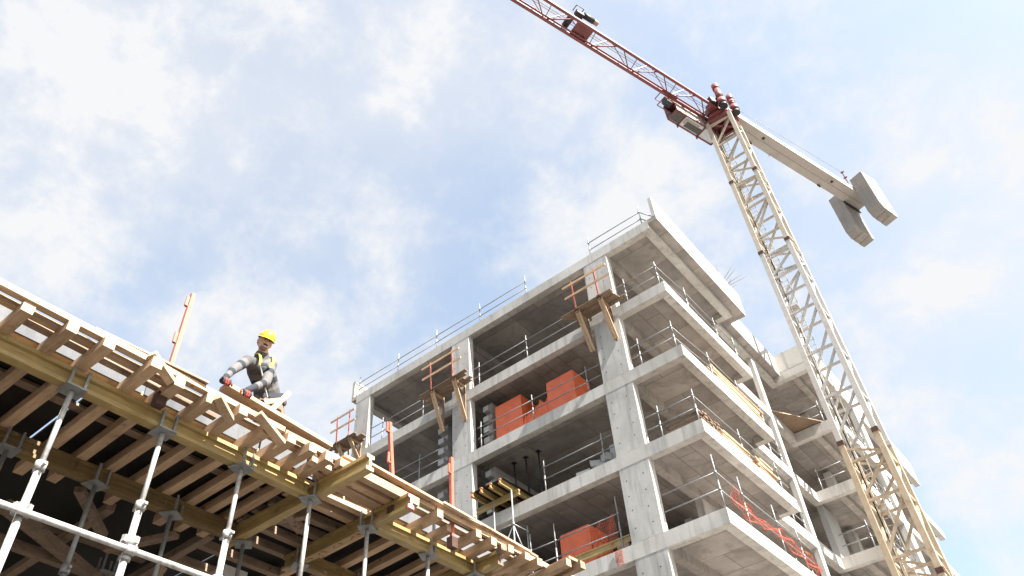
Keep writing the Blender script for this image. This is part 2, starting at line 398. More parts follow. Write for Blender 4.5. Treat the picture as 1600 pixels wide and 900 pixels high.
for k, bayA, bayB, corner, side in (
    (7, [-15.2, -14.5, -12.02, -10.5], [-9.1, -8.83, -6.32, -3.3], [-1.9, -1.58, -.2], [2.07, 4.42, 6.1]),
    (6, [-15.2, -14.6, -12.14, -10.9], [-9.0, -8.85, -6.3, -3.82, -3.2], [-1.9, -1.58, -.22], [2.5, 4.75, 6.65]),
    (5, [-15.2, -14.6, -12.1, -10.9], [-6.08, -3.65, -3.2], [-1.9, -1.43, -.13], [3.2, 6.1]),
    (4, [-15.2, -13.6, -11.0], [-6.9, -5.91, -3.5], [-1.9, -.07], [1.83, 4.25, 6.0])):
    z = LV[k]; ph = 1.22 if k != 4 else 1.78; rl = (.50, .98) if k != 4 else (.62, 1.18)
    guard_rail('tube railing left of the middle column, %s' % names[k], [(x, y_) for x in bayA], z, rl, ph, posts=[(x, y_) for x in bayA[1:-1]])
    guard_rail('tube railing between the front columns, %s' % names[k], [(x, y_) for x in bayB], z, rl, ph, posts=[(x, y_) for x in bayB[(1 if k in (6, 7) else 0):-1]] + ([(bayB[-1], y_)] if k == 4 else []))
    poly = [(x, y_) for x in corner] + [(-.1, y) for y in side] + [(-.1, 6.85)]
    guard_rail('tube railing round the balcony corner, %s' % names[k], poly, z, rl, ph, posts=[(x, y_) for x in corner[(1 if k != 4 else 1):]] + [(-.1, y) for y in side])
for k in (7, 6, 5, 4):
    guard_rail('tube railing on the rear wing behind the crane, %s' % names[k], [(-.5, 12.9), (.72, 12.9), (1.25, 12.9), (1.25, 15.2), (1.25, 17.4)], LV[k], posts=[(.72 if k != 6 else -.42, 12.9), (1.25, 15.2), (1.25, 17.0)])
for k in (6, 5, 4):
    guard_rail('tube railing on the recessed side gallery, %s' % names[k], [(-.8, 7.0), (-.8, 8.6), (-.8, 10.0)], LV[k], posts=[(-.8, 7.3), (-.8, 8.7), (-.8, 9.8)])

# ------------------------------------------------------------------ timber bracket platforms on the columns
def bracket_platform(label, xs, zp, zb, xa, xb, y1=-.78, boards=True):
    """xs: x of the two brackets, zp platform height, zb bracket foot height, planks from xa to xb"""
    o = thing('bracket_platform', label, 'platform', ((xs[0]+xs[1])/2, 0, zb))
    for x in xs:
        br = MB(); br.bar((x, .0, zp-.06), (x, y1, zp-.06), .06, .10); arm = br.obj('bracket', 'pine_y', o)
        MB().bar((x, -.03, zp-.12), (x, -.03, zb), .07, .05, (0, 1, 0)).obj('upright', 'old_z', arm)
        for dx_ in (-.055, .055):
            MB().bar((x+dx_, y1+.05, zp-.03), (x+dx_, -.05, zb+.06), .035, .09, (1, 0, 0)).obj('brace', 'pine_z', arm)
        MB().bar((x+.01, y1*.95, zp-.10), (x, -.1, zp-.55), .02, .12, (1, 0, 0)).obj('gusset', 'old_z', arm)
        MB().box(x-.07, x+.07, y1-.05, y1+.07, zp-.07, zp+.03).obj('post_shoe', 'rust', o)
        MB().bar((x, y1, zp-.05), (x-.05+jit(.04), y1-.02, zp+1.45), .045, .045, (0, 1, 0)).obj('guard_post', 'red', o)
    n = 5
    for i in range(n):
        yy = y1+.06+i*(-y1-.02)/n
        a = xa+jit(.22); b = xb+jit(.22); zz = zp+(.016 if i % 2 else 0)+jit(.006)
        MB().bar((a, yy, zz), (b, yy+jit(.03), zz+jit(.01)), .165, .03).obj('plank', 'old_x', o)
    for zz, e in ((.72, .05), (1.30, .0)):
        MB().bar((xa+.1+e, y1-.05, zp+zz), (xb-.12+e*2, y1-.05, zp+zz+jit(.03)), .03, .10).obj('guard_board', 'pine_x', o)
    return o
bracket_platform('timber bracket platform fixed to the corner column, red guard posts', (-3.30, -2.28), 21.40, 19.72, -3.85, -1.62)
bracket_platform('timber bracket platform fixed to the middle column, red guard posts', (-10.72, -9.52), 21.55, 19.75, -11.35, -9.0)
bracket_platform('timber bracket platform at the far left column against the sky', (-16.5, -15.72), 21.62, 20.6, -17.1, -15.3)

# ------------------------------------------------------------------ wrapped brick pallets
def wrapped_pack(label, x0, x1, y0, y1, z0, z1, sag=.03, seed=1):
    o = thing('wrapped_pallet', label, 'pallet', ((x0+x1)/2, (y0+y1)/2, z0), 'orange wrapped packs on the floors')
    rn = random.Random(seed); m = MB(); n = 9
    bm = bmesh.new(); bmesh.ops.create_cube(bm, size=1.0); bmesh.ops.subdivide_edges(bm, edges=bm.edges[:], cuts=n, use_grid_fill=True)
    for v in bm.verts:
        d = sag*(math.sin(v.co.z*23+v.co.x*9)+math.sin(v.co.x*31+v.co.y*17+seed))*.5
        c = v.co.copy(); e = 1-abs(abs(c.x)-abs(c.y))
        v.co = V((x0+x1)/2+c.x*(x1-x0)*(1-.03*c.z)+rn.uniform(-1, 1)*sag*.25, (y0+y1)/2+c.y*(y1-y0)+d*.35, z0+.12+(c.z+.5)*(z1-z0-.12)+(d*.4 if c.z > .45 else 0))
    for f in bm.faces: f.smooth = False
    m.bm.free(); m.bm = bm; m.obj('wrapped_bricks', 'orange', o)
    for xx in (x0+.08, (x0+x1)/2, x1-.08): MB().box(xx-.05, xx+.05, y0+.02, y1-.02, z0, z0+.10).obj('runner', 'old_y', o)
    for yy in (y0+.05, (y0+y1)/2, y1-.05): MB().box(x0, x1, yy-.05, yy+.05, z0+.101, z0+.125).obj('deck_board', 'old_x', o)
    return o
def crumple(label, x0, x1, y0, y1, prof, z0, seed, name='plastic_sheet', n=26, mat='orange', th=.02):
    """loose sheet: height profile along x, closed underneath"""
    rn = random.Random(seed); bm = bmesh.new(); ny = 10; top = []
    for i in range(n+1):
        u = i/n; row = []
        k = u*(len(prof)-1); a = int(min(k, len(prof)-2)); h = prof[a]+(prof[a+1]-prof[a])*(k-a)
        for j in range(ny+1):
            w = j/ny; e = min(1, 5*w)*min(1, 5*(1-w))
            row.append(bm.verts.new((x0+(x1-x0)*u+rn.uniform(-.025, .025), y0+(y1-y0)*w+rn.uniform(-.02, .02), z0+max(.01, h*e*(1+rn.uniform(-.10, .10))))))
        top.append(row)
    for i in range(n):
        for j in range(ny): bm.faces.new((top[i][j], top[i+1][j], top[i+1][j+1], top[i][j+1]))
    m = MB(); m.bm.free(); m.bm = bm; o = m.obj(name, mat); o.modifiers.new('thickness', 'SOLIDIFY').thickness = th
    return tag(o, label, 'plastic sheet')
z6, z5, z4 = LV[6], LV[5], LV[4]
wrapped_pack('orange wrapped pallet left of the torn sheet, between the front columns', -8.50, -7.18, .62, 1.62, z6, z6+2.0, seed=3, sag=.012)
wrapped_pack('orange wrapped pallet beside the corner column, second open floor from the top', -5.95, -4.68, .62, 1.75, z6, z6+1.86, seed=8, sag=.012)
wrapped_pack('orange wrapped pallet behind netting on the lowest visible floor', -6.08, -4.90, .62, 1.7, z4, z4+1.58, seed=5, sag=.012)
crumple('torn orange plastic sheet slumped between the two orange pallets', -7.16, -5.97, .55, 1.5, [1.0, .95, 1.05, 1.2, 1.32, 1.2, 1.3], z6, 4)
crumple('slumped orange sheet left of the orange pallet on the lowest visible floor', -6.95, -6.10, .50, 1.3, [.06, .3, .52, .85, .8], z4, 9)

# ------------------------------------------------------------------ orange safety nets (woven from strips)
def net(label, grid, name='safety_net', r=.008, mat='net'):
    m = MB()
    for row in grid:
        for a, b in zip(row[:-1], row[1:]): m.bar(a, b, r*2, r*1.2)
    for i in range(len(grid)-1):
        for a, b in zip(grid[i], grid[i+1]): m.bar(a, b, r*2, r*1.2)
    return tag(m.obj(name, mat), label, 'safety net')
rn = random.Random(5); G = []
for i in range(8):
    w = i/7; row = []
    for j in range(56):
        u = j/55; yy = .55+u*6.15
        sagg = .95-1.10*min(u/.30, 1)*(.5 if u < .3 else .5)-.25*math.sin(u*7)*(.3+w*.3)
        sagg = (1.02-1.4*u if u < .35 else .53+.35*math.sin((u-.35)*5.2)*.9)
        zz = z4+sagg*.85 - w*(.36+.20*math.sin(u*9+1))
        xx = .0+.10*math.sin(u*38+w*5)*.5+.06*math.sin(w*9+u*15)+.05
        row.append(V(xx, yy+.04*math.sin(w*7+u*30), max(zz, z4-.30)))
    G.append(row)
net('orange safety net sagging along the side railing of the lowest balcony', G, r=.0048)
G = []
for i in range(13):
    w = i/12; row = []
    for j in range(20):
        u = j/19
        row.append(V(-4.60+.95*u, .14+.06*math.sin(u*11+w*3)+.25*(1-u)*w, z4+1.12-w*(1.0)+.10*u-.05*math.sin(u*6)))
    G.append(row)
net('orange safety net hung on the railing beside the corner column', G, r=.006)
G = [[V(-3.74+.05*j+.01*math.sin(i*2), -.02-.004*(i % 3), z4-.02-.055*i+.02*math.sin(j)) for j in range(6)] for i in range(9)]
net('small strip of orange net hanging over the concrete edge', G, r=.006)
crumple('bunched orange net lying beside the orange pallet', -4.88, -4.25, .5, 1.2, [.75, .9, .8, .6, .45], z4, 14, 'net_bundle', 14)

# ------------------------------------------------------------------ yellow I-beams
def ibeam_prof(h, w, tf=.036, tw=.030):
    a = w/2; c = tw/2
    return [(-a, 0), (a, 0), (a, tf), (c, tf+.006), (c, h-tf-.006), (a, h-tf), (a, h), (-a, h), (-a, h-tf), (-c, h-tf-.006), (-c, tf+.006), (-a, tf)]
def ibeam(label, p0, p1, h=.16, w=.09, mat='yel_y', group=None, ends=None, parent=None, tip=None):
    p0 = Vector(p0); p1 = Vector(p1); d = (p1-p0); L = d.length; d.normalize(); sx = d.cross(V(0, 0, 1)).normalized(); up = sx.cross(d)
    if parent is None:
        o = thing('formwork_beam', label, 'beam', p0, group)
    else: o = parent
    b = MB().sweep(ibeam_prof(h, w), p0, sx, up, d, L).obj('beam_body' if parent is None else 'beam', mat, o)
    if ends:
        for p, sgn in ends:
            e = MB(); e.sweep(ibeam_prof(h+.006, w+.006), Vector(p)-up*.003-d*.0+d*sgn*.002, sx, up, d*sgn, .012); e.obj('end_cap', tip or 'red', o if parent is None else b)
    return o
ibeam('yellow timber beam lying on the floor edge under the lowest orange pallet', (-6.10, .16, z4+.20), (-3.22, .16, z4+.20), .22, .10, 'yel_x')
for x in (-5.9, -3.5):
    tag(MB().box(x-.2, x+.2, .10, .24, z4+.002, z4+.195).obj('timber_packer', 'old_x'), 'wooden packer under the %s end of the yellow floor-edge beam' % ('left' if x < -5 else 'right'), 'timber')
# beam platform at the middle column
BP = thing('beam_platform', 'loading platform of yellow beams with red ends jutting out by middle column', 'platform', (-7.9, -.3, 15.3))
for i, x in enumerate((-8.49, -8.08, -7.66, -7.24)):
    ibeam('', (x, -.97, 15.60), (x-.03, .95, 15.60), .20, .09, 'yel_y', parent=BP, ends=[((x, -.97, 15.60), -1)])
ibeam('', (-8.95, -.18, 15.395), (-6.98, -.22, 15.395), .20, .09, 'yel_x', parent=BP)
ibeam('', (-8.9, .55, 15.395), (-7.0, .55, 15.395), .20, .09, 'yel_x', parent=BP)
MB().box(-8.6, -7.1, -.9, .9, 15.803, 15.822).obj('platform_sheet', 'blackply', BP)
# scaffold tower that carries it
ST = thing('scaffold_tower', 'galvanised tube scaffold tower under the yellow beam platform', 'scaffold', (-7.45, -.5, 6.24))
for (x, y, zt) in ((-7.86, -.56, 15.39), (-7.06, -.56, 15.45), (-7.05, .18, 14.4), (-7.86, .9, 14.3)):
    MB().tube((x, y, 12.3 if y > 0 else 6.2), (x, y, zt), .027, n=8).obj('standard', 'steel', ST)
    p = MB()
    for zz in (13.0, 14.2): p.tube((x, y, zz-.06), (x, y, zz+.06), .045, n=8)
    p.obj('coupler', 'steel', ST)
for a, b in (((-7.86, -.56, 14.2), (-7.06, -.56, 14.2)), ((-7.06, -.56, 14.2), (-7.05, .18, 14.2)), ((-7.06, -.56, 14.15), (-7.05, .18, 13.0)), ((-7.86, -.56, 14.2), (-7.86, .9, 14.2)),
             ((-7.86, -.56, 14.15), (-7.86, .9, 13.0)), ((-7.86, -.56, 13.0), (-7.06, -.56, 13.0)), ((-7.06, -.56, 13.0), (-7.05, .18, 13.0)), ((-7.86, -.56, 13.0), (-7.06, -.56, 14.15))):
    MB().tube(a, b, .020, n=7).obj('ledger', 'steel', ST)
# dark props inside third floor
for i, (x, w_) in enumerate(((-8.40, 'leftmost'), (-7.83, 'middle one'), (-7.22, 'rightmost'))):
    o = thing('steel_prop', 'thin black steel prop on the third open floor, %s of three' % w_, 'prop', (x, 1.5, z5), 'black props behind the beam platform')
    MB().tube((x, 1.5, z5), (x+.03, 1.5, z5+1.6), .042, n=8).obj('outer_tube', 'dsteel', o); MB().tube((x+.03, 1.5, z5+1.55), (x, 1.5, LV[6]-.22), .032, n=8).obj('inner_tube', 'dsteel', o)
    MB().box(x-.09, x+.09, 1.41, 1.59, LV[6]-.222, LV[6]-.205).obj('head_plate', 'dsteel', o)
# loose white blocks and rubble on third floor
for i, (x, y, zz, sx, sz, rot, lab) in enumerate((
    (-4.62, .34, 0, .56, .24, .05, 'flat pale aerated block lying at the left end of the block heap'),
    (-4.10, .40, 0, .50, .25, -.2, 'pale aerated block in the middle of the block heap'),
    (-4.16, .36, .25, .34, .20, .35, 'broken pale block lying on top of the middle block'),
    (-3.68, .42, 0, .46, .25, .25, 'pale block near the corner column in the block heap'),
    (-3.70, .34, .26, .36, .26, -.4, 'tilted broken pale block on the right of the heap'),
    (-3.42, .52, .0, .26, .82, .1, 'upright pale block leaning against the corner column'))):
    m = MB(); m.box(-sx/2, sx/2, -.11, .11, 0, sz)
    for v in m.bm.verts: v.co += V(jit(.03), jit(.02), jit(.03) if v.co.z > .05 else 0)
    o = m.obj('aerated_block', 'block'); o.location = (x, y, z5+zz); o.rotation_euler = (0, 0 if zz == 0 else .12, rot); tag(o, lab, 'block', 'loose blocks by the corner column')
for x, lab in ((-6.75, 'left of the two small brick fragments beside the black props'), (-6.4, 'right of the two small brick fragments beside the black props')):
    m = MB(); m.box(-.13, .13, -.09, .09, 0, .13)
    for v in m.bm.verts: v.co += V(jit(.04), jit(.03), jit(.03) if v.co.z > .05 else 0)
    o = m.obj('brick_fragment', 'old_x'); o.location = (x, .3, z5); tag(o, lab, 'rubble')

# ------------------------------------------------------------------ timber stacks on side balconies
def stack(label, x0, x1, y0, y1, z, layers, w, h, mat='pine_y', along='y', seed=1, mess=.1):
    rn = random.Random(seed); o = thing('timber_stack', label, 'timber', ((x0+x1)/2, (y0+y1)/2, z))
    for l in range(layers):
        n = max(1, int((x1-x0)/(w*1.12)))
        for i in range(n):
            xx = x0+(i+.5)*(x1-x0)/n+rn.uniform(-.02, .02); a = y0+rn.uniform(-mess, mess); b = y1+rn.uniform(-mess, mess)
            zz = z+l*(h+.012)+h/2+.004
            if along == 'y': MB().bar((xx, a, zz), (xx+rn.uniform(-.04, .04), b, zz), w, h).obj('board', mat, o)
            else: MB().bar((a, xx, zz), (b, xx+rn.uniform(-.04, .04), zz), w, h).obj('board', mat, o)
    return o
stack('stack of thin boards across the balcony corner behind the railing, third floor', .12, 1.4, -1.25, -.06, z5, 10, .13, .036, 'old_x', 'x', 3, .08)
stack('long boards stacked along the side railing, third open floor from the top', -.46, -.03, 1.65, 3.6, z5, 9, .11, .04, 'pine_y', 'y', 5, .12)
stack('untidy heap of short timbers further along the third floor balcony', -.5, -.03, 4.3, 5.5, z5, 9, .10, .06, 'pine_y', 'y', 6, .22)
stack('boards stacked along the side railing, second open floor from the top', -.5, -.03, 2.7, 6.4, z6, 11, .12, .05, 'pine_y', 'y', 7, .25)
o = tag(MB().bar((-.70, 10.5, 21.36), (.72, 12.95, 21.30), .04, .04).obj('timber_batten', 'pine_x'), 'pale batten on the edge of the plywood bridging pier and rear wing', 'timber')
sh = MB(); bmv = [sh.bm.verts.new(p) for p in ((-.68, 10.45, 21.30), (.74, 12.9, 21.27), (.3, 13.3, 21.27), (-.75, 12.9, 21.28))]; sh.bm.faces.new(bmv)
so = sh.obj('plywood_sheet', 'old_x'); so.modifiers.new('thickness', 'SOLIDIFY').thickness = .024; tag(so, 'brown plywood sheet bridging the pier and the rear wing floor', 'plywood')
rb = thing('rebar_cluster', 'thin steel starter bars sticking out above the roof parapet', 'rebar', (.3, 6.4, R))
for a, b in (((.33, 5.9, R+.9), (.42, 5.75, R+1.75)), ((.33, 6.1, R+.9), (1.0, 6.0, R+1.35)), ((.33, 6.2, R+.85), (1.1, 6.15, R+1.3)), ((.33, 6.4, R+.9), (1.15, 6.6, R+1.2)), ((.33, 6.5, R+.85), (.75, 6.55, R+1.35)),
             ((.33, 6.6, R+.9), (.62, 6.75, R+1.35)), ((.33, 6.55, R+.9), (1.25, 6.8, R+1.15)), ((.33, 6.7, R+.9), (.7, 6.95, R+1.1))):
    MB().tube(a, b, .009, n=5).obj('bar', 'rebar', rb)

# ================================================================== TOWER CRANE
MX, MY, HW = 2.245, 11.045, .715
CR = thing('tower_crane', 'tall tower crane with red jib, ivory lattice mast and concrete counterweights', 'crane', (MX, MY, 0))
cs = [(MX-HW, MY-HW), (MX+HW, MY-HW), (MX+HW, MY+HW), (MX-HW, MY+HW)]
def mast_section(z0, z1, mat, hz_, cw=.225, bw=.10):
    first = None
    for i, (x, y) in enumerate(cs):
        m = MB(); m.bar((x, y, z0), (x, y, z1), cw, cw, (0, 1, 0)); o = m.obj('mast_chord', mat, CR)
        MB().box(x-.135, x+.135, y-.135, y+.135, z0-.05, z0+.15).obj('joint_collar', 'rust' if i in (0, 1) else mat, o)
    hz_ = sorted(hz_)
    for i in range(4):
        a, b = cs[i], cs[(i+1) % 4]
        if i in (2, 3): a, b = b, a
        m = MB()
        zs_ = [z0+.25]+hz_+[z1-.2]
        for zz in hz_: m.bar((*a, zz), (*b, zz-.0), bw, bw)
        for za, zb in zip(zs_[:-1], zs_[1:]):
            if zb-za > .9: m.bar((*a, za+.12), (*b, zb-.12), bw, bw)
            else: m.bar((*b, za), (*a, zb), bw*.8, bw*.8)
        m.obj('mast_bracing', mat, CR)
mast_section(0, 6.9, 'ctan', [1.9, 4.3, 6.4]); mast_section(6.9, 12.65, 'ctan', [9.2, 11.6]); mast_section(12.65, 18.45, 'ctan', [13.6, 15.9, 17.6])
mast_section(18.45, 29.8, 'cgr', [20.74, 23.07, 25.53, 27.96, 29.3]); mast_section(29.8, 35.6, 'civ', [30.86, 33.24, 35.2]); mast_section(35.6, 41.45, 'civ', [36.68, 39.13, 41.1])
lad = MB(); lx, ly = MX-.42, MY+.30
for s_ in (-.18, .18): lad.bar((lx+s_, ly, .5), (lx+s_, ly, 41.2), .035, .035, (0, 1, 0))
zz = .8
while zz < 41: lad.tube((lx-.18, ly, zz), (lx+.18, ly, zz), .011, n=5); zz += .3
lad.obj('ladder', 'civ', CR)
MB().path([(MX-.50, MY-.35, .5), (MX-.52, MY-.36, 15), (MX-.49, MY-.34, 28), (MX-.51, MY-.35, 41.3)], .03).obj('power_cable', 'black', CR)
for zz in (36.3, 26.6): MB().box(MX-.60, MX-.25, MY+.1, MY+.62, zz, zz+.04).obj('rest_platform', 'cgr', CR)
th = math.radians(72.8); cu = V(math.cos(th), math.sin(th), 0); cn = V(math.sin(th), -math.cos(th), 0); c0 = V(MX, MY, 0)
def S(s, n, z): return c0+cu*s+cn*n+V(0, 0, z)
# slewing ring and motors
m = MB(); m.tube(S(0, 0, 41.70), S(0, 0, 41.84), .98, n=28); m.tube(S(0, 0, 41.92), S(0, 0, 42.08), .90, n=28); m.obj('slewing_ring', 'cred', CR)
MB().tube(S(0, 0, 41.84), S(0, 0, 41.92), .94, n=28).obj('ring_gear', 'dsteel', CR)
for i in range(4):
    a, b = cs[i], cs[(i+1) % 4]; MB().bar((*a, 41.55), (*b, 41.55), .16, .26).obj('ring_support', 'cred', CR)
for i in (0, 1): MB().bar((*cs[i], 41.5), (*cs[i+2], 41.5), .14, .2).obj('ring_support', 'cred', CR)
for (s, n, zt, r) in ((-.85, .95, 44.0, .20), (.15, 1.02, 43.5, .19)):
    m = MB(); m.tube(S(s, n, 41.9), S(s, n, 42.4), r*1.4, r*1.25, n=14); m.tube(S(s, n, 42.4), S(s, n, zt-.45), r*1.0, n=14); m.tube(S(s, n, zt-.5), S(s, n, zt), r*1.1, n=14)
    m.tube(S(s, n, 42.75), S(s, n, 42.80), r*1.15, n=14)
    mo = m.obj('slewing_motor', 'cred', CR); MB().tube(S(s, n, 41.62), S(s, n, 41.88), r*1.2, n=12).obj('pinion', 'black', mo)
    MB().box(*sum(([S(s+.2, n, 0)[i]-.12, S(s+.2, n, 0)[i]+.12] for i in (0, 1)), []), zt-1.0, zt-.65).obj('terminal_box', 'cred', mo)
m = MB(); m.bar(S(-1.2, .25, 42.35), S(.9, .25, 42.35), .5, .45); m.bar(S(-.9, -.2, 42.5), S(.8, -.2, 42.5), .3, .5); m.obj('turntable_frame', 'cred', CR)
MB().bar(S(-1.5, .55, 42.3), S(-.75, .62, 42.5), .35, .4).obj('cable_drum', 'dsteel', CR)
# jib
zj, JE = 42.15, -46.0
for n in (-.47, .47): MB().bar(S(JE, n, zj), S(-.2, n, zj), .16, .16).obj('jib_bottom_chord', 'cred', CR)
MB().bar(S(JE, 0, zj+1.50), S(-.6, 0, zj+1.50), .11, .11).obj('jib_top_chord', 'cred', CR)
MB().bar(S(-.6, 0, zj+1.5), S(.4, .0, zj+.3), .11, .11).obj('jib_top_chord', 'cred', CR)
m1, m2, m3 = MB(), MB(), MB(); s = -.9
while s > JE+3:
    m1.bar(S(s, -.47, zj), S(s-.15, .47, zj), .035, .035); m1.bar(S(s-3.05, -.47, zj), S(s-1.52, .47, zj), .065, .065); m1.bar(S(s-1.2, .47, zj), S(s-.05, -.47, zj), .06, .06)
    for mm, n in ((m2, -.47), (m3, .47)):
        mm.bar(S(s, n, zj), S(s-1.52, 0, zj+1.5), .045, .045); mm.bar(S(s-1.52, 0, zj+1.5), S(s-3.05, n, zj), .045, .045)
    s -= 3.05
m1.obj('jib_bottom_lacing', 'cred', CR); m2.obj('jib_side_lacing', 'cred', CR); m3.obj('jib_side_lacing', 'cred', CR)
MB().bar(S(JE, -.30, zj+.03), S(-1, -.30, zj+.03), .10, .03).obj('trolley_rail', 'cred', CR)
for n, q in ((-.02, .25), (.10, .25), (.20, .6)): MB().tube(S(JE, n, zj+q), S(-1, n, zj+q), .014, n=5).obj('trolley_rope', 'dsteel', CR)
# hoist winch on the jib
m = MB(); m.bar(S(-11.35, 0, zj+.20), S(-10.25, 0, zj+.20), .86, .05); m.bar(S(-11.3, -.40, zj+.3), S(-10.3, -.40, zj+.3), .05, .22); m.bar(S(-11.3, .40, zj+.3), S(-10.3, .40, zj+.3), .05, .22); m.obj('winch_platform', 'cred', CR)
MB().tube(S(-11.75, -.36, zj+.42), S(-11.75, .32, zj+.42), .20, n=14).obj('winch_drum', 'black', CR)
m = MB(); m.tube(S(-11.1, .62, zj+.75), S(-10.4, .62, zj+.75), .17, n=12); m.bar(S(-11.6, .55, zj+.7), S(-11.1, .55, zj+.7), .3, .3); wm = m.obj('winch_motor', 'dsteel', CR)
MB().tube(S(-10.4, .62, zj+.75), S(-10.1, .62, zj+.75), .15, n=12).obj('motor_cap', 'ctan', wm)
m = MB()
for a, b in (((-11.7, .45), (-11.7, .85)), ((-11.7, .85), (-11.2, .85)), ((-11.2, .85), (-11.2, .45))): m.bar(S(*a, zj+.95), S(*b, zj+.95), .04, .04)
m.obj('motor_guard', 'dsteel', CR)
# operator cab
cz = 41.35; sA, sB, nA, nB = -3.35, .25, -1.40, -.62
cab = MB(); m = cab
for n in (nA, nB):
    for z in (cz, cz+1.3): m.bar(S(sA, n, z), S(sB, n, z), .08, .08)
for s in (sA, -2.55, -.95, sB):
    for z in (cz, cz+1.3): m.bar(S(s, nA, z), S(s, nB, z), .08, .08)
    for n in (nA, nB): m.bar(S(s, n, cz), S(s, n, cz+1.3), .07, .07)
cab = m.obj('operator_cab', 'cred', CR)
def cbox(s0, s1, n0, n1, z0, z1, name, mat, par):
    m = MB(); m.bar(S((s0), (n0+n1)/2, (z0+z1)/2), S(s1, (n0+n1)/2, (z0+z1)/2), abs(n1-n0), z1-z0); return m.obj(name, mat, par)
cbox(sA+.03, sB-.03, nA+.03, nB-.03, cz+.02, cz+.05, 'floor_glass', 'glass', cab)
cbox(sA+.06, -2.6, nA+.08, nB-.06, cz-.01, cz+.018, 'floor_plate', 'interior', cab)
cbox(-2.4, -1.3, nA+.25, nB-.15, cz-.012, cz+.016, 'floor_plate', 'seat', cab); cbox(-2.2, -1.0, nA+.12, nA+.5, cz-.014, cz+.012, 'floor_plate', 'interior', cab)
cbox(sA, sB, nA-.01, nA+.01, cz+.05, cz+1.25, 'side_glass', 'glass', cab); cbox(sA, sB, nB-.01, nB+.01, cz+.05, cz+1.25, 'side_panel', 'cwhite', cab)
cbox(sA, sB, nA, nB, cz+1.26, cz+1.32, 'cab_roof', 'cred', cab)
for s, n in ((-2.55, nA-.05), (-.95, nA-.05)): MB().tube(S(s, n, cz-.18), S(s, n, cz+.05), .05, n=8).obj('hanger_bolt', 'cred', cab)
cbox(-4.1, -3.62, -.95, -.55, cz+.35, cz+.8, 'floodlight', 'dsteel', cab)
for z in (cz+.1, cz+.8):
    m = MB(); m.bar(S(-4.5, nA+.35, z), S(-4.5, nB+.25, z), .045, .045)
    for n in (nA+.35, nB+.25): m.bar(S(-4.5, n, z), S(sA, n, z), .045, .045)
    m.obj('access_rail', 'cred', cab)
for s in (-2.7, -.6): MB().bar(S(s, nB, zj), S(s, -.45, zj), .09, .09).obj('cab_hanger', 'cred', cab)
# counter jib and counterweights
CE = 13.6
m = MB(); m.sweep([(-.27, .0), (.22, .0), (.22, .46), (-.27, .46)], S(.3, 0, 42.08), cn, V(0, 0, 1), cu, CE-.3); m.obj('counter_jib_girder', 'cwhite', CR)
m = MB(); m.sweep([(.24, .02), (.76, .02), (.76, .50), (.24, .50)], S(.3, 0, 42.06), cn, V(0, 0, 1), cu, CE-.3); m.obj('counter_jib_girder', 'cwhite', CR)
for s in (3.2, 9.8):
    MB().bar(S(s, .45, 42.04), S(s+.16, .45, 42.04), .16, .05).obj('lug', 'dsteel', CR); MB().bar(S(s-.6, -.22, 41.98), S(s-.35, -.22, 41.98), .08, .14).obj('lug', 'rust', CR)
for s, n in ((4.6, -.2), (7.5, .35)): MB().bar(S(s, n, 42.07), S(s+.05, n, 42.07), .3, .03).obj('drain_plate', 'cwhite', CR)
def weight(s0, n0, n1, z0, z1, j):
    c = .05; d = .30 if j == 0 else .05; prof = [(0, z0+d*1.5), (d, z0), (.51, z0), (.51, z1), (c, z1), (0, z1-c)]
    m = MB(); m.sweep(prof, S(s0, n0, 0), cu, V(0, 0, 1), cn, n1-n0); m.obj('counterweight', 'cw', CR)
for j in range(3):
    weight(11.95+j*.54, .79, 1.72, 39.45-.07*j, 43.25, j); weight(11.95+j*.54, -1.12, -.29, 39.2-.07*j, 43.1, j)
MB().bar(S(12.0, -.9, 43.0), S(13.5, -.9, 43.0), .1, .1).obj('weight_bar', 'rust', CR)
MB().bar(S(12.0, -.24, 41.95), S(13.7, -.24, 41.95), .10, .20).obj('weight_bar', 'dsteel', CR)
MB().bar(S(11.6, .74, 42.5), S(11.6, .74, 44.0), .06, .06).obj('rail_post', 'cred', CR)
m = MB()
for z in (43.3, 43.9): m.bar(S(11.55, .66, z), S(11.62, .88, z), .08, .08)
m.obj('rail_bracket', 'cred', CR)
MB().tube(S(.5, .76, 43.1), S(11.6, .74, 43.9), .012, n=5).obj('safety_cable', 'steel', CR)

# ================================================================== FORMWORK DECK (left foreground)
CX, CY, CZc = 7.3456, -19.5363, 1.6
FD = thing('formwork_deck', 'timber formwork deck with projecting joist ends under construction, left foreground', 'formwork', (-2, -15, 5.7))
def tmb(name, p0, p1, w, h, mat, up=(0, 0, 1), par=FD, taper=1.0):
    m = MB(); m.bar(p0, p1, w, h, up, taper)
    for v in m.bm.verts: v.co += V(jit(.003), jit(.003), jit(.003))
    return m.obj(name, mat, par)
ZT, ZB = 5.70, 5.54           # top / bottom of the yellow beams
YN1, YN2, YN3 = -15.36, -14.57, -12.98
YL, XD = -25.0, -11.0         # far extents of the deck
# bay 1: cross joists
jy = []
y = -24.7
while y < YN1-.12:
    jy.append(y); y += .287
base = [-17.37, -17.10, -16.83, -16.53, -16.25, -15.97, -15.75, -15.52]
jy = [q for q in jy if q < -17.55] + base
for i, y in enumerate(jy):
    xe = 2.13+random.choice((-.03, .0, .03, .06, .09))+(.10 if y == -17.37 else 0)
    sk = jit(.04); xe += jit(.035)
    tmb('joist', (xe, y+sk, 5.746), (.30-abs(jit(.35)), y, 5.746), .09, .095, 'pine_x')
    if i % 4 == 0: tmb('joist', (.25+jit(.3), y+.095, 5.745), (-1.5-abs(jit(1.5)), y+.12, 5.745), .085, .085, 'old_x')  # deep joists darker, shade under the deck put into their tone
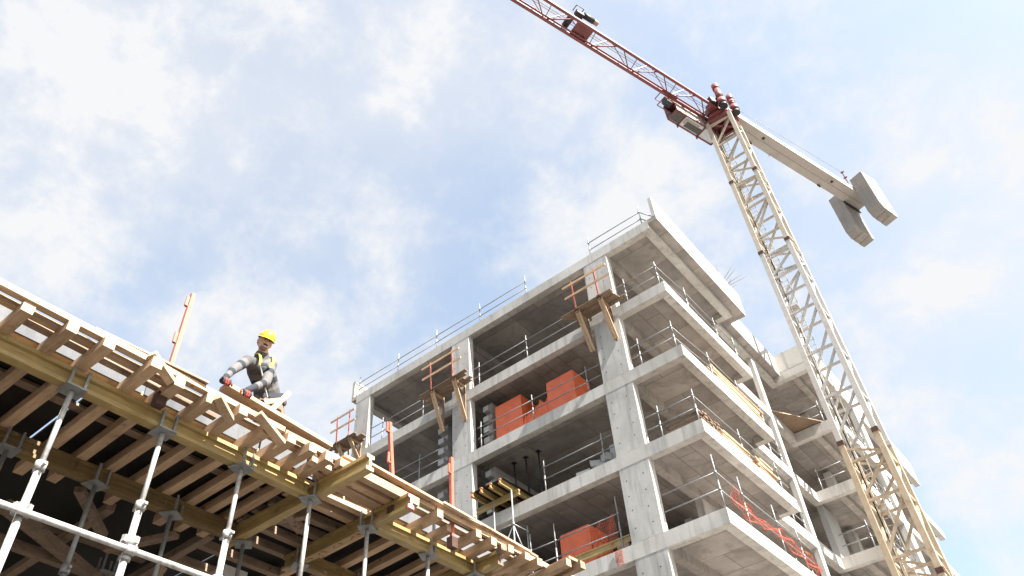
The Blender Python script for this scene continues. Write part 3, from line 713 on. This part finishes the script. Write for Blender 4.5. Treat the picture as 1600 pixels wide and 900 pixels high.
# longitudinal boards carried on the joists
tmb('edge_timber', (2.128, YL, 5.820), (2.128, -16.05, 5.820), .055, .052, 'pine_y')
tmb('edge_timber', (2.10, -16.02, 5.820), (2.12, -14.05, 5.820), .055, .052, 'pine_y')
tmb('edge_timber', (2.135, -14.02, 5.83), (2.12, -12.0, 5.83), .05, .06, 'pine_y')
tmb('batten', (1.99, YL, 5.812), (1.985, -16.15, 5.812), .07, .038, 'pine_y')
tmb('batten', (1.99, -16.12, 5.812), (1.975, -12.3, 5.812), .07, .038, 'pine_y')
tmb('batten', (1.68, YL, 5.814), (1.685, -15.5, 5.814), .08, .040, 'pine_y')
tmb('batten', (1.68, -14.4, 5.814), (1.68, -12.2, 5.814), .08, .040, 'pine_y')
for x in (1.15, .2, -.9): tmb('batten', (x, YL, 5.808), (x+jit(.05), -15.5, 5.808), .10, .028, 'old_y')
tmb('walkway_sheet', (2.068, YL, 5.840), (2.068, -12.1, 5.840), .060, .010, 'blackply')
for a, b in ((-25, -21.2), (-21.19, -18.71), (-18.70, -17.22), (-17.21, -16.02), (-16.01, -14.92), (-14.91, -13.62), (-13.61, -12.3)):
    tmb('form_panel', (1.735, a, 5.93), (1.735+jit(.006), b-.012, 5.93), .021, .265, 'gpanel')
for a in range(9):
    x1 = 1.62-a*1.25
    for y0 in (-25, -22.5, -20, -17.5, -15, -12.55):
        if y0 < -12.6: MB().box(x1-1.245, x1, y0+.004, y0+2.48, 5.837, 5.857).obj('deck_sheet', 'blackply', FD)
# short cleats lying across joist ends
for (a, b) in (((2.21, -17.45, 5.83), (2.13, -17.19, 5.73)), ((2.21, -16.8, 5.75), (2.13, -16.59, 5.65)), ((2.21, -16.39, 5.79), (2.13, -16.04, 5.68))):
    tmb('cleat', a, b, .05, .07, 'pine_y', (1, 0, .4))
# bay 2: joists along the edge direction, lying on the cross beams
for i, x in enumerate((2.17, 2.02, 1.86, 1.66, 1.45, 1.20, .95, .70, .40, -.05, -.5)):
    tmb('joist', (x+jit(.02), YN1-.06-abs(jit(.06)), 5.745), (x+jit(.02), YN2+.14+abs(jit(.12)), 5.745), .085, .085, 'pine_y' if i < 5 else 'old_y')  # inner joists carry the under-deck shade in a darker timber colour
# bay 3: cross joists again
for i, y in enumerate((-14.36, -14.02, -13.72, -13.40, -13.14, -12.86, -12.58, -12.36, -12.10)):
    xe = (2.17, 2.20, 2.06, 2.20, 2.20, 2.22, 2.24, 2.25, 2.48)[i]
    tmb('joist', (xe, y, 5.745), (-.9-abs(jit(.5)), y+(.10+.30*i/8), 5.745), .085, .088, 'pine_x')
for i, y in enumerate((-11.92, -11.72)):
    tmb('joist', (2.56-.3*i, y, 5.745), (-2.4, y+.3, 5.745), .085, .088, 'pine_x')
tmb('plank', (2.50, -12.02, 5.81), (1.3, -11.9, 5.81), .16, .03, 'pine_x')
tmb('plank', (2.215, -15.1, 5.86), (2.16, -13.2, 5.865), .07, .026, 'pine_y')
tmb('plank', (2.20, -14.0, 5.875), (2.15, -12.42, 5.872), .07, .026, 'pine_y')
# loose boards and offcuts along the edge
for (a, b, w_, h_, mt) in (((2.05, -15.66, 5.735), (2.03, -14.95, 5.735), .08, .075, 'pine_y'), ((2.13, -15.34, 5.872), (2.165, -14.62, 5.866), .06, .032, 'pine_y'), ((2.185, -15.12, 5.862), (2.11, -14.2, 5.872), .05, .03, 'old_y'),
                          ((1.93, -15.58, 5.74), (1.9, -14.4, 5.74), .07, .07, 'pine_y'), ((2.15, -14.55, 5.868), (2.19, -13.35, 5.864), .055, .03, 'pine_y'), ((2.19, -13.6, 5.87), (2.13, -12.25, 5.875), .05, .028, 'old_y'),
                          ((2.10, -17.9, 5.868), (2.16, -16.9, 5.862), .06, .022, 'old_y'), ((1.90, -18.4, 5.80), (1.88, -16.6, 5.80), .06, .03, 'old_y'), ((2.24, -13.02, 5.70), (1.6, -12.75, 5.70), .07, .07, 'old_x'),
                          ((1.25, -15.28, 5.66), (1.05, -14.9, 5.66), .09, .07, 'old_y'), ((.95, -15.25, 5.66), (1.35, -15.05, 5.66), .07, .05, 'old_x'), ((.30, -16.9, 5.62), (-.3, -16.3, 5.60), .09, .06, 'old_x'), ((.2, -15.8, 5.60), (-.6, -16.1, 5.62), .10, .05, 'old_x'),
                          ((-.2, -17.3, 5.5), (-1.2, -15.6, 5.5), .10, .10, 'old_y'), ((-.8, -17.8, 5.5), (-1.0, -15.0, 5.5), .09, .09, 'old_y')):
    tmb('loose_board', a, b, w_, h_, mt)
# yellow beams
ibeam('long yellow edge beam under the joist ends, dappled with sun', (1.745, YL, ZB), (1.745, -15.42, ZB), .16, .09, 'yel_y')
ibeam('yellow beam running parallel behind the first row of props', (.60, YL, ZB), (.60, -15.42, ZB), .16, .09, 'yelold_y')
ibeam('yellow beam along the edge near the deck corner', (1.745, YN2+.06, ZB), (1.745, YN3+.10, ZB), .16, .09, 'yel_y')
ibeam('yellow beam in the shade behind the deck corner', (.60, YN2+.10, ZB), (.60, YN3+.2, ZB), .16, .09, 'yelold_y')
ibeam('yellow cross beam with a plain pale end jutting past the edge', (.42, YN1, ZB), (2.53, YN1+.02, ZB), .16, .09, 'yel_x', ends=[((2.53, YN1+.02, ZB), 1)], tip='pine_y')
ib = ibeam('yellow cross beam with a red and white painted end', (.40, YN2, ZB), (2.30, YN2, ZB), .16, .09, 'yel_x', ends=[((2.30, YN2, ZB), 1)], tip='redmark')
MB().sweep(ibeam_prof(.15, .078), (2.3145, YN2, ZB+.005), V(0, 1, 0), V(0, 0, 1), V(1, 0, 0), .004).obj('painted_end', 'cwhite', ib)
m = MB()
for (x, dxx, dyy) in ((1.55, .06, .02), (1.44, .07, -.015), (1.28, .03, .02), (1.18, .03, -.02), (1.02, .04, .025), (.95, .03, -.02), (.80, .05, .02)):
    m.bar((x, YN2-dyy, ZB-.002), (x+dxx, YN2+dyy, ZB-.002), .012, .003)
m.obj('marker_strokes', 'redmark', ib, 'stuff')
ibeam('short weathered yellow beam end at the deck corner', (.5, YN3, ZB), (2.14, YN3, ZB), .16, .09, 'yel_x', ends=[((2.14, YN3, ZB), 1)], tip='old_y')

# ------------------------------------------------------------------ props
def prop(label, x, y, zt=5.535, split=4.62, col=3.98, mat='prop', rot=0.0, group=None):
    o = thing('steel_prop', label, 'prop', (x, y, 0), group)
    r1, r2 = .027, .021
    MB().tube((x, y, split-.05), (x, y, zt-.02), r2, n=12).obj('inner_tube', mat, o)
    ot = MB().tube((x, y, 0), (x, y, split), r1, n=14).obj('outer_tube', mat, o)
    m = MB(); m.tube((x, y, split-.05), (x, y, split+.02), r1+.014, n=14); m.bar((x-.09, y, split-.02), (x+.09, y, split-.02), .02, .02); m.obj('collar_nut', mat, ot)
    m = MB(); m.tube((x, y, col-.035), (x, y, col+.035), r1+.024, n=14)
    for a in range(4): m.bar((x, y, col), (x+.075*math.cos(a*math.pi/2+.4), y+.075*math.sin(a*math.pi/2+.4), col), .03, .05)
    m.obj('rosette', mat, ot)
    q = Matrix.Rotation(rot, 3, 'Z')
    pl = MB(); hw = .085; pv = [q @ V(a*hw, b*hw, 0)+V(x, y, 0) for a, b in ((-1, -1), (1, -1), (1, 1), (-1, 1))]
    pl.prism([(p.x, p.y) for p in pv], zt-.014, zt-.002); fo = pl.obj('fork_plate', 'steel', o)
    for a, b in ((-1, -1), (1, -1), (1, 1), (-1, 1)):
        p = q @ V(a*.058, b*.062, 0)+V(x, y, 0)
        MB().bar((p.x, p.y, zt-.002), (p.x, p.y, zt+.17), .022, .018, q @ V(1, 0, 0)).obj('fork_prong', 'steel', fo)
    return o
prop('white steel prop nearest the left edge of the sunlit row', 1.75, -16.96, split=4.86, col=4.55)
prop('white steel prop second from left in the sunlit row', 1.76, -16.17, split=4.90, col=4.45, rot=.35)
prop('white steel prop under the cross beam with the pale end', 1.77, -15.38, split=4.72, col=4.32, rot=.55)
prop('white steel prop under the red and white tipped beam', 1.73, -14.60, split=4.78, col=4.2, rot=.6)
prop('white steel prop second from the deck corner', 1.75, -13.73, split=4.4, col=4.1, rot=.5)
prop('white steel prop under the deck corner', 1.78, -13.0, split=4.5, col=4.1)
prop('far left white steel prop at the picture edge', 1.75, -17.76, split=4.86, col=4.5); prop('white steel prop in the far left foreground', 1.75, -18.55, split=4.8, col=4.5)
for i, y in enumerate((-17.7, -16.9, -16.12, -15.28, -14.55, -13.7)):
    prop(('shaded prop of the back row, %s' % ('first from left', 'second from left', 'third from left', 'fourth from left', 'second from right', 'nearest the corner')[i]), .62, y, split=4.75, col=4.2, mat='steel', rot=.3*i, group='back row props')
for j, x in enumerate((-.9, -2.4)):
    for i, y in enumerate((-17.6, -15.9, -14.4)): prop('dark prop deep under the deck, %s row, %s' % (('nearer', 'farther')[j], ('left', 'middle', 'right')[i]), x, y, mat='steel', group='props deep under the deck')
tag(MB().tube((1.80, -21.0, 4.466), (1.80, -15.30, 4.466), .025, n=12).obj('scaffold_tube', 'prop'), 'long horizontal white scaffold tube clamped across the props', 'scaffold tube')
for y, w_ in ((-16.96, 'first prop from the left'), (-16.17, 'second prop from the left')):
    o = thing('tube_clamp', 'steel clamp joining scaffold tube to the %s' % w_, 'clamp', (1.78, y, 4.466))
    m = MB(); m.tube((1.80, y-.04, 4.466), (1.80, y+.04, 4.466), .038, n=10); m.obj('tube_collar', 'prop', o)
    for zq in (4.40, 4.50): MB().tube((1.75, y, zq), (1.75, y, zq+.03), .045, n=10).obj('prop_collar', 'prop', o)
# grey column, and an added back wall coloured dark for the shade
tag(MB().box(-.12, .15, -15.15, -14.86, 0, 5.52).obj('concrete_column', 'wall'), 'grey concrete column in the dark under the deck', 'column')
tag(MB().box(-11.3, -11.0, -30, -8, 0, 5.7).obj('added_back_wall', 'dirt'), 'added back wall under the deck, shade put into its dark colour', 'wall')
o = MB().bar((-.5, -16.2, 3.2), (-.1, -15.7, 5.4), .10, .05, (1, 0, 0)).obj('timber_strut', 'old_z'); tag(o, 'dark timber strut leaning beside the grey column under the deck', 'timber')

# ------------------------------------------------------------------ red guard posts on the deck edge
def red_post(label, base, top, clips):
    o = thing('guard_post', label, 'guard post', base, 'red guard posts along the deck edge')
    b, t_ = Vector(base), Vector(top); d = (t_-b).normalized()
    m = MB(); m.bar(b, t_, .038, .038, (1, 0, 0)); po = m.obj('post_tube', 'red', o)
    for k in clips:
        p = b+(t_-b)*k
        m = MB(); m.bar(p+V(0, -.038, -.06), p+V(0, -.038, .06), .028, .016, (1, 0, 0)); m.bar(p+V(0, -.015, -.055), p+V(0, -.045, -.055), .028, .016); m.obj('board_clip', 'red', po)
    m = MB(); m.box(b.x-.04, b.x+.04, b.y-.045, b.y+.045, b.z-.09, b.z+.03); m.obj('clamp_shoe', 'rust', o)
    return o
red_post('tall red guard post standing against the sky left of the worker', (1.93, -17.15, 5.70), (1.585, -17.0, 7.24), (.52, .90))
red_post('red guard post between the two yellow cross beam ends', (2.05, -14.56, 5.68), (2.05, -14.68, 6.64), (.55, .93))
red_post('red guard post nearest the deck corner', (2.05, -13.67, 5.62), (2.05, -13.68, 6.65), (.85,))

# ------------------------------------------------------------------ boards being handled
hp = MB().bar((1.70, -16.50, 6.305), (1.715, -15.20, 6.225), .13, .042).obj('timber_board', 'pine_y'); tag(hp, 'long pale board held by the worker in both gloves', 'board')
b2 = MB().bar((1.95, -15.62, 5.94), (1.99, -14.75, 5.90), .11, .035).obj('timber_board', 'pine_y'); tag(b2, 'pale board lying on the deck edge past the end of the held board', 'board')
b3 = MB().bar((1.62, -15.72, 6.70), (1.68, -15.98, 6.25), .05, .03, (1, 0, 0)).obj('timber_batten', 'pine_z'); tag(b3, 'thin pale batten standing against the hip of the worker', 'batten')
b4 = MB().bar((1.66, -16.17, 6.36), (1.66, -16.15, 6.02), .03, .03, (1, 0, 0)).obj('timber_batten', 'pine_z'); tag(b4, 'short pale stake below the right glove of the worker', 'batten')

# ================================================================== WORKER
PJ = dict(pel=V(1.37, -15.79, 6.66), spine=V(1.44, -15.90, 6.80), chest=V(1.54, -16.06, 6.86), neck=V(1.605, -16.115, 6.965), head=V(1.675, -16.155, 7.085),
          shR=V(1.60, -16.262, 6.815), shL=V(1.62, -15.995, 6.915), elR=V(1.665, -16.425, 6.57), haR=V(1.722, -16.515, 6.385), elL=V(1.695, -16.06, 6.60), haL=V(1.730, -16.268, 6.368),
          hipR=V(1.38, -15.87, 6.60), hipL=V(1.37, -15.70, 6.62), knR=V(1.50, -15.88, 6.23), knL=V(1.47, -15.64, 6.24), anR=V(1.36, -15.90, 5.93), anL=V(1.30, -15.62, 5.93), toR=V(1.52, -15.92, 5.90), toL=V(1.46, -15.63, 5.90))
WK = thing('person', 'worker in striped sweater, yellow helmet and harness, bending to place a board', 'person', (1.38, -15.76, 5.858))
segs = [('pel', 'spine', .142, .130, 'torso'), ('spine', 'chest', .130, .142, 'torso'), ('chest', 'neck', .138, .075, 'torso'), ('chest', 'shR', .100, .061, 'torso'), ('chest', 'shL', .100, .063, 'torso'),
        ('shR', 'elR', .059, .046, 'armR'), ('elR', 'haR', .044, .031, 'armR2'), ('shL', 'elL', .062, .049, 'armL'), ('elL', 'haL', .047, .032, 'armL2'), ('neck', 'head', .052, .050, 'neck'),
        ('pel', 'hipR', .13, .105, 'leg'), ('pel', 'hipL', .13, .105, 'leg'), ('hipR', 'knR', .105, .075, 'leg'), ('hipL', 'knL', .105, .075, 'leg'), ('knR', 'anR', .075, .055, 'leg'), ('knL', 'anL', .075, .055, 'leg'),
        ('anR', 'toR', .05, .045, 'boot'), ('anL', 'toL', .05, .045, 'boot')]
fdir = V(.82, -.20, -.42).normalized(); hup = (V(-.05, .12, 1)-fdir*V(-.05, .12, 1).dot(fdir)).normalized(); hrt = fdir.cross(hup).normalized()
HQ = Matrix((fdir, -hrt, hup)).transposed().to_quaternion()      # local x = face, y = left, z = up
hc = PJ['head']
m = MB()
for a, b, r0, r1, k in segs:
    m.tube(PJ[a], PJ[b], r0, r1, n=14); m.ell(PJ[a], r0, r0, r0, seg=12, rings=8); m.ell(PJ[b], r1, r1, r1, seg=12, rings=8)
m.ell(hc+HQ @ V(-.005, 0, .015), .086, .069, .098, HQ, 18, 12); m.ell(hc+HQ @ V(.030, 0, -.048), .052, .050, .060, HQ, 14, 10)
m.ell(hc+HQ @ V(.088, 0, -.012), .022, .013, .024, HQ, 10, 8)
for sy in (-1, 1): m.ell(hc+HQ @ V(-.005, sy*.071, -.005), .020, .012, .028, HQ, 8, 6)
tmp = m.obj('tmp_body', None)
rm = tmp.modifiers.new('r', 'REMESH'); rm.mode = 'VOXEL'; rm.voxel_size = .008; rm.use_smooth_shade = True
sm = tmp.modifiers.new('s', 'SMOOTH'); sm.factor = .5; sm.iterations = 5
dg = bpy.context.evaluated_depsgraph_get(); me = bpy.data.meshes.new_from_object(tmp.evaluated_get(dg)); bpy.data.objects.remove(tmp)
me.name = 'body'; me.materials.clear()
slots = ['skin', 'sweater_l', 'sweater_m', 'sweater_d', 'pants', 'boot']
for s_ in slots: me.materials.append(M[s_])
def nearest(p):
    best = None
    for a, b, r0, r1, k in segs:
        A, Bq = PJ[a], PJ[b]; d = Bq-A; t = max(0, min(1, (p-A).dot(d)/d.length_squared)); q = A+d*t; dist = (p-q).length-(r0+(r1-r0)*t)
        if best is None or dist < best[0]: best = (dist, k, t, a, d.length)
    return best
tax = (PJ['neck']-PJ['pel']).normalized()
for f in me.polygons:
    f.use_smooth = True
    c = f.center; d, k, t, a, ln = nearest(c)
    if (c-hc).length < .125 and (c-hc).dot(hup) > -.112: f.material_index = 0
    elif k == 'neck': f.material_index = 0 if t > .62 else 3
    elif k == 'leg': f.material_index = 4
    elif k == 'boot': f.material_index = 5
    else:
        if k == 'torso':
            h = (c-PJ['pel']).dot(tax)
            i = int((h-.02)/.065) if h > .06 else -1
            f.material_index = 4 if h < .03 else (1, 2, 1, 3, 1, 2, 1, 2)[max(0, min(7, i))]
        else:
            q = t*ln + (0 if k in ('armR', 'armL') else .30)
            f.material_index = (2, 1, 3, 1, 1, 3, 1, 3, 3, 3)[max(0, min(9, int(q/.068)))]
link('body', me, WK)
# helmet
hq = HQ @ Quaternion((0, 1, 0), .12)
def H(x, y, z): return hc+hq @ V(x, y, z)
m = MB(); m.ell(H(-.005, 0, .050), .104, .086, .092, hq, 22, 14, zmin=-.12); he = m.obj('helmet', 'helmet', WK)
m = MB(); n = 24; A = []; Bv = []
for i in range(n):
    an = 2*math.pi*i/n; ex = 1+.32*max(0, math.cos(an))**2
    A.append(m.bm.verts.new(H(-.005+.101*math.cos(an), .084*math.sin(an), .046))); Bv.append(m.bm.verts.new(H(-.005+.113*ex*math.cos(an), .094*math.sin(an), .034)))
for i in range(n): m.bm.faces.new((A[i], A[(i+1) % n], Bv[(i+1) % n], Bv[i]))
bo = m.obj('helmet_brim', 'helmet', he); bo.modifiers.new('t', 'SOLIDIFY').thickness = .006
m = MB()
for y in (-.03, 0, .03):
    pts = [H(-.005+.102*math.cos(q), y*.8, .050+.0915*math.sin(q)) for q in [math.pi*(.12+.76*i/10) for i in range(11)]]
    m.path(pts, .004, 6)
m.obj('helmet_ridge', 'helmet', he, 'stuff')
# hair and face
m = MB(); m.ell(hc+HQ @ V(-.032, 0, .006), .066, .074, .070, HQ, 16, 10); m.obj('hair', 'hair', WK)
def F(x, y, z): return hc+HQ @ V(x, y, z)
for sy in (-1, 1):
    MB().ell(F(.077, sy*.027, .010), .008, .010, .005, HQ, 8, 6).obj('eye', 'black', WK)
    MB().bar(F(.082, sy*.012, .026), F(.073, sy*.044, .024), .008, .007).obj('eyebrow', 'hair', WK)
m = MB(); m.ell(F(.083, 0, -.040), .010, .028, .009, HQ, 12, 8); m.obj('moustache', 'hair', WK)
m = MB(); m.ell(F(.050, 0, -.072), .036, .040, .034, HQ, 12, 8); m.obj('stubble', 'stubble', WK)
MB().ell(F(.081, 0, -.056), .006, .018, .0055, HQ, 10, 6).obj('teeth', 'teeth', WK)
# harness: lime straps over both shoulders, chest strap, belt
def ribbon(pts, w, nrm, mat, name, th=.008):
    m = MB()
    for a, b in zip(pts[:-1], pts[1:]): m.bar(a, b, w, th, nrm)
    return m.obj(name, mat, WK)
ribbon([V(1.58, -16.175, 6.965), V(1.665, -16.18, 6.92), V(1.703, -16.18, 6.84), V(1.70, -16.165, 6.76)], .030, V(1, 0, .2), 'hivis', 'harness_strap')
ribbon([V(1.60, -16.03, 7.00), V(1.675, -16.02, 6.96), V(1.708, -16.03, 6.87), V(1.69, -16.06, 6.78)], .030, V(1, 0, .2), 'hivis', 'harness_strap')
ribbon([V(1.705, -16.165, 6.775), V(1.72, -16.11, 6.785), V(1.70, -16.055, 6.79)], .035, V(1, 0, .2), 'sweater_d', 'chest_strap')
ribbon([V(1.70, -16.165, 6.76), V(1.62, -16.02, 6.62), V(1.55, -15.92, 6.57)], .022, V(1, 0, .2), 'prop', 'lanyard')
ribbon([V(1.50, -15.99, 6.60), V(1.545, -15.90, 6.60), V(1.545, -15.80, 6.66), V(1.50, -15.70, 6.74)], .05, V(1, 0, .1), 'sweater_d', 'tool_belt')
ribbon([V(1.56, -15.95, 6.49), V(1.575, -15.84, 6.555), V(1.56, -15.74, 6.63)], .055, V(1, 0, .1), 'pine_y', 'leather_apron')
MB().ell(V(1.565, -15.985, 6.555), .022, .03, .045).obj('tool_pouch', 'gloved', WK)
MB().ell(V(1.47, -15.655, 6.68), .022, .024, .04).obj('tool_pouch', 'boot', WK)
# gloves with five fingers closed over the board
def glove(c, side, tipz, plank_x=1.768):
    """palm above the board, fingers run over its outer edge and curl under"""
    c = Vector(c); m = MB(); m.ell(c, .046, .046, .026, seg=14, rings=8); m.ell(c+V(-.01, 0, .022), .036, .036, .035, seg=12, rings=8)
    g = m.obj('glove', 'gloved', WK)
    for i, (off, ln) in enumerate(((-.033, .062), (-.011, .072), (.011, .070), (.033, .058))):
        p0 = c+V(.028, off, .004); p1 = c+V(.056, off*1.05, -.008); p2 = c+V(.064, off*1.05, -.008-ln*.55); p3 = c+V(.046, off*1.0, -.010-ln*.85)
        f = MB(); f.tube(p0, p1, .0125, .0120, n=8); f.ell(p1, .0122, .0122, .0122, seg=8, rings=6); f.tube(p1, p2, .0118, .0105, n=8); f.ell(p2, .0108, .0108, .0108, seg=8, rings=6); f.tube(p2, p3, .0105, .0085, n=8); f.ell(p3, .0088, .0088, .0088, seg=8, rings=6)
        f.obj('finger', 'glove' if i % 3 else 'gloved', g)
    q0 = c+V(.0, side*.040, .0); q1 = c+V(.03, side*.066, -.012); q2 = c+V(.046, side*.064, -.036)
    f = MB(); f.tube(q0, q1, .0145, .013, n=8); f.ell(q1, .013, .013, .013, seg=8, rings=6); f.tube(q1, q2, .0125, .010, n=8); f.ell(q2, .010, .010, .010, seg=8, rings=6); f.obj('thumb', 'glove', g)
glove((1.726, -16.522, 6.342), 1, 0); glove((1.730, -16.285, 6.324), -1, 0)
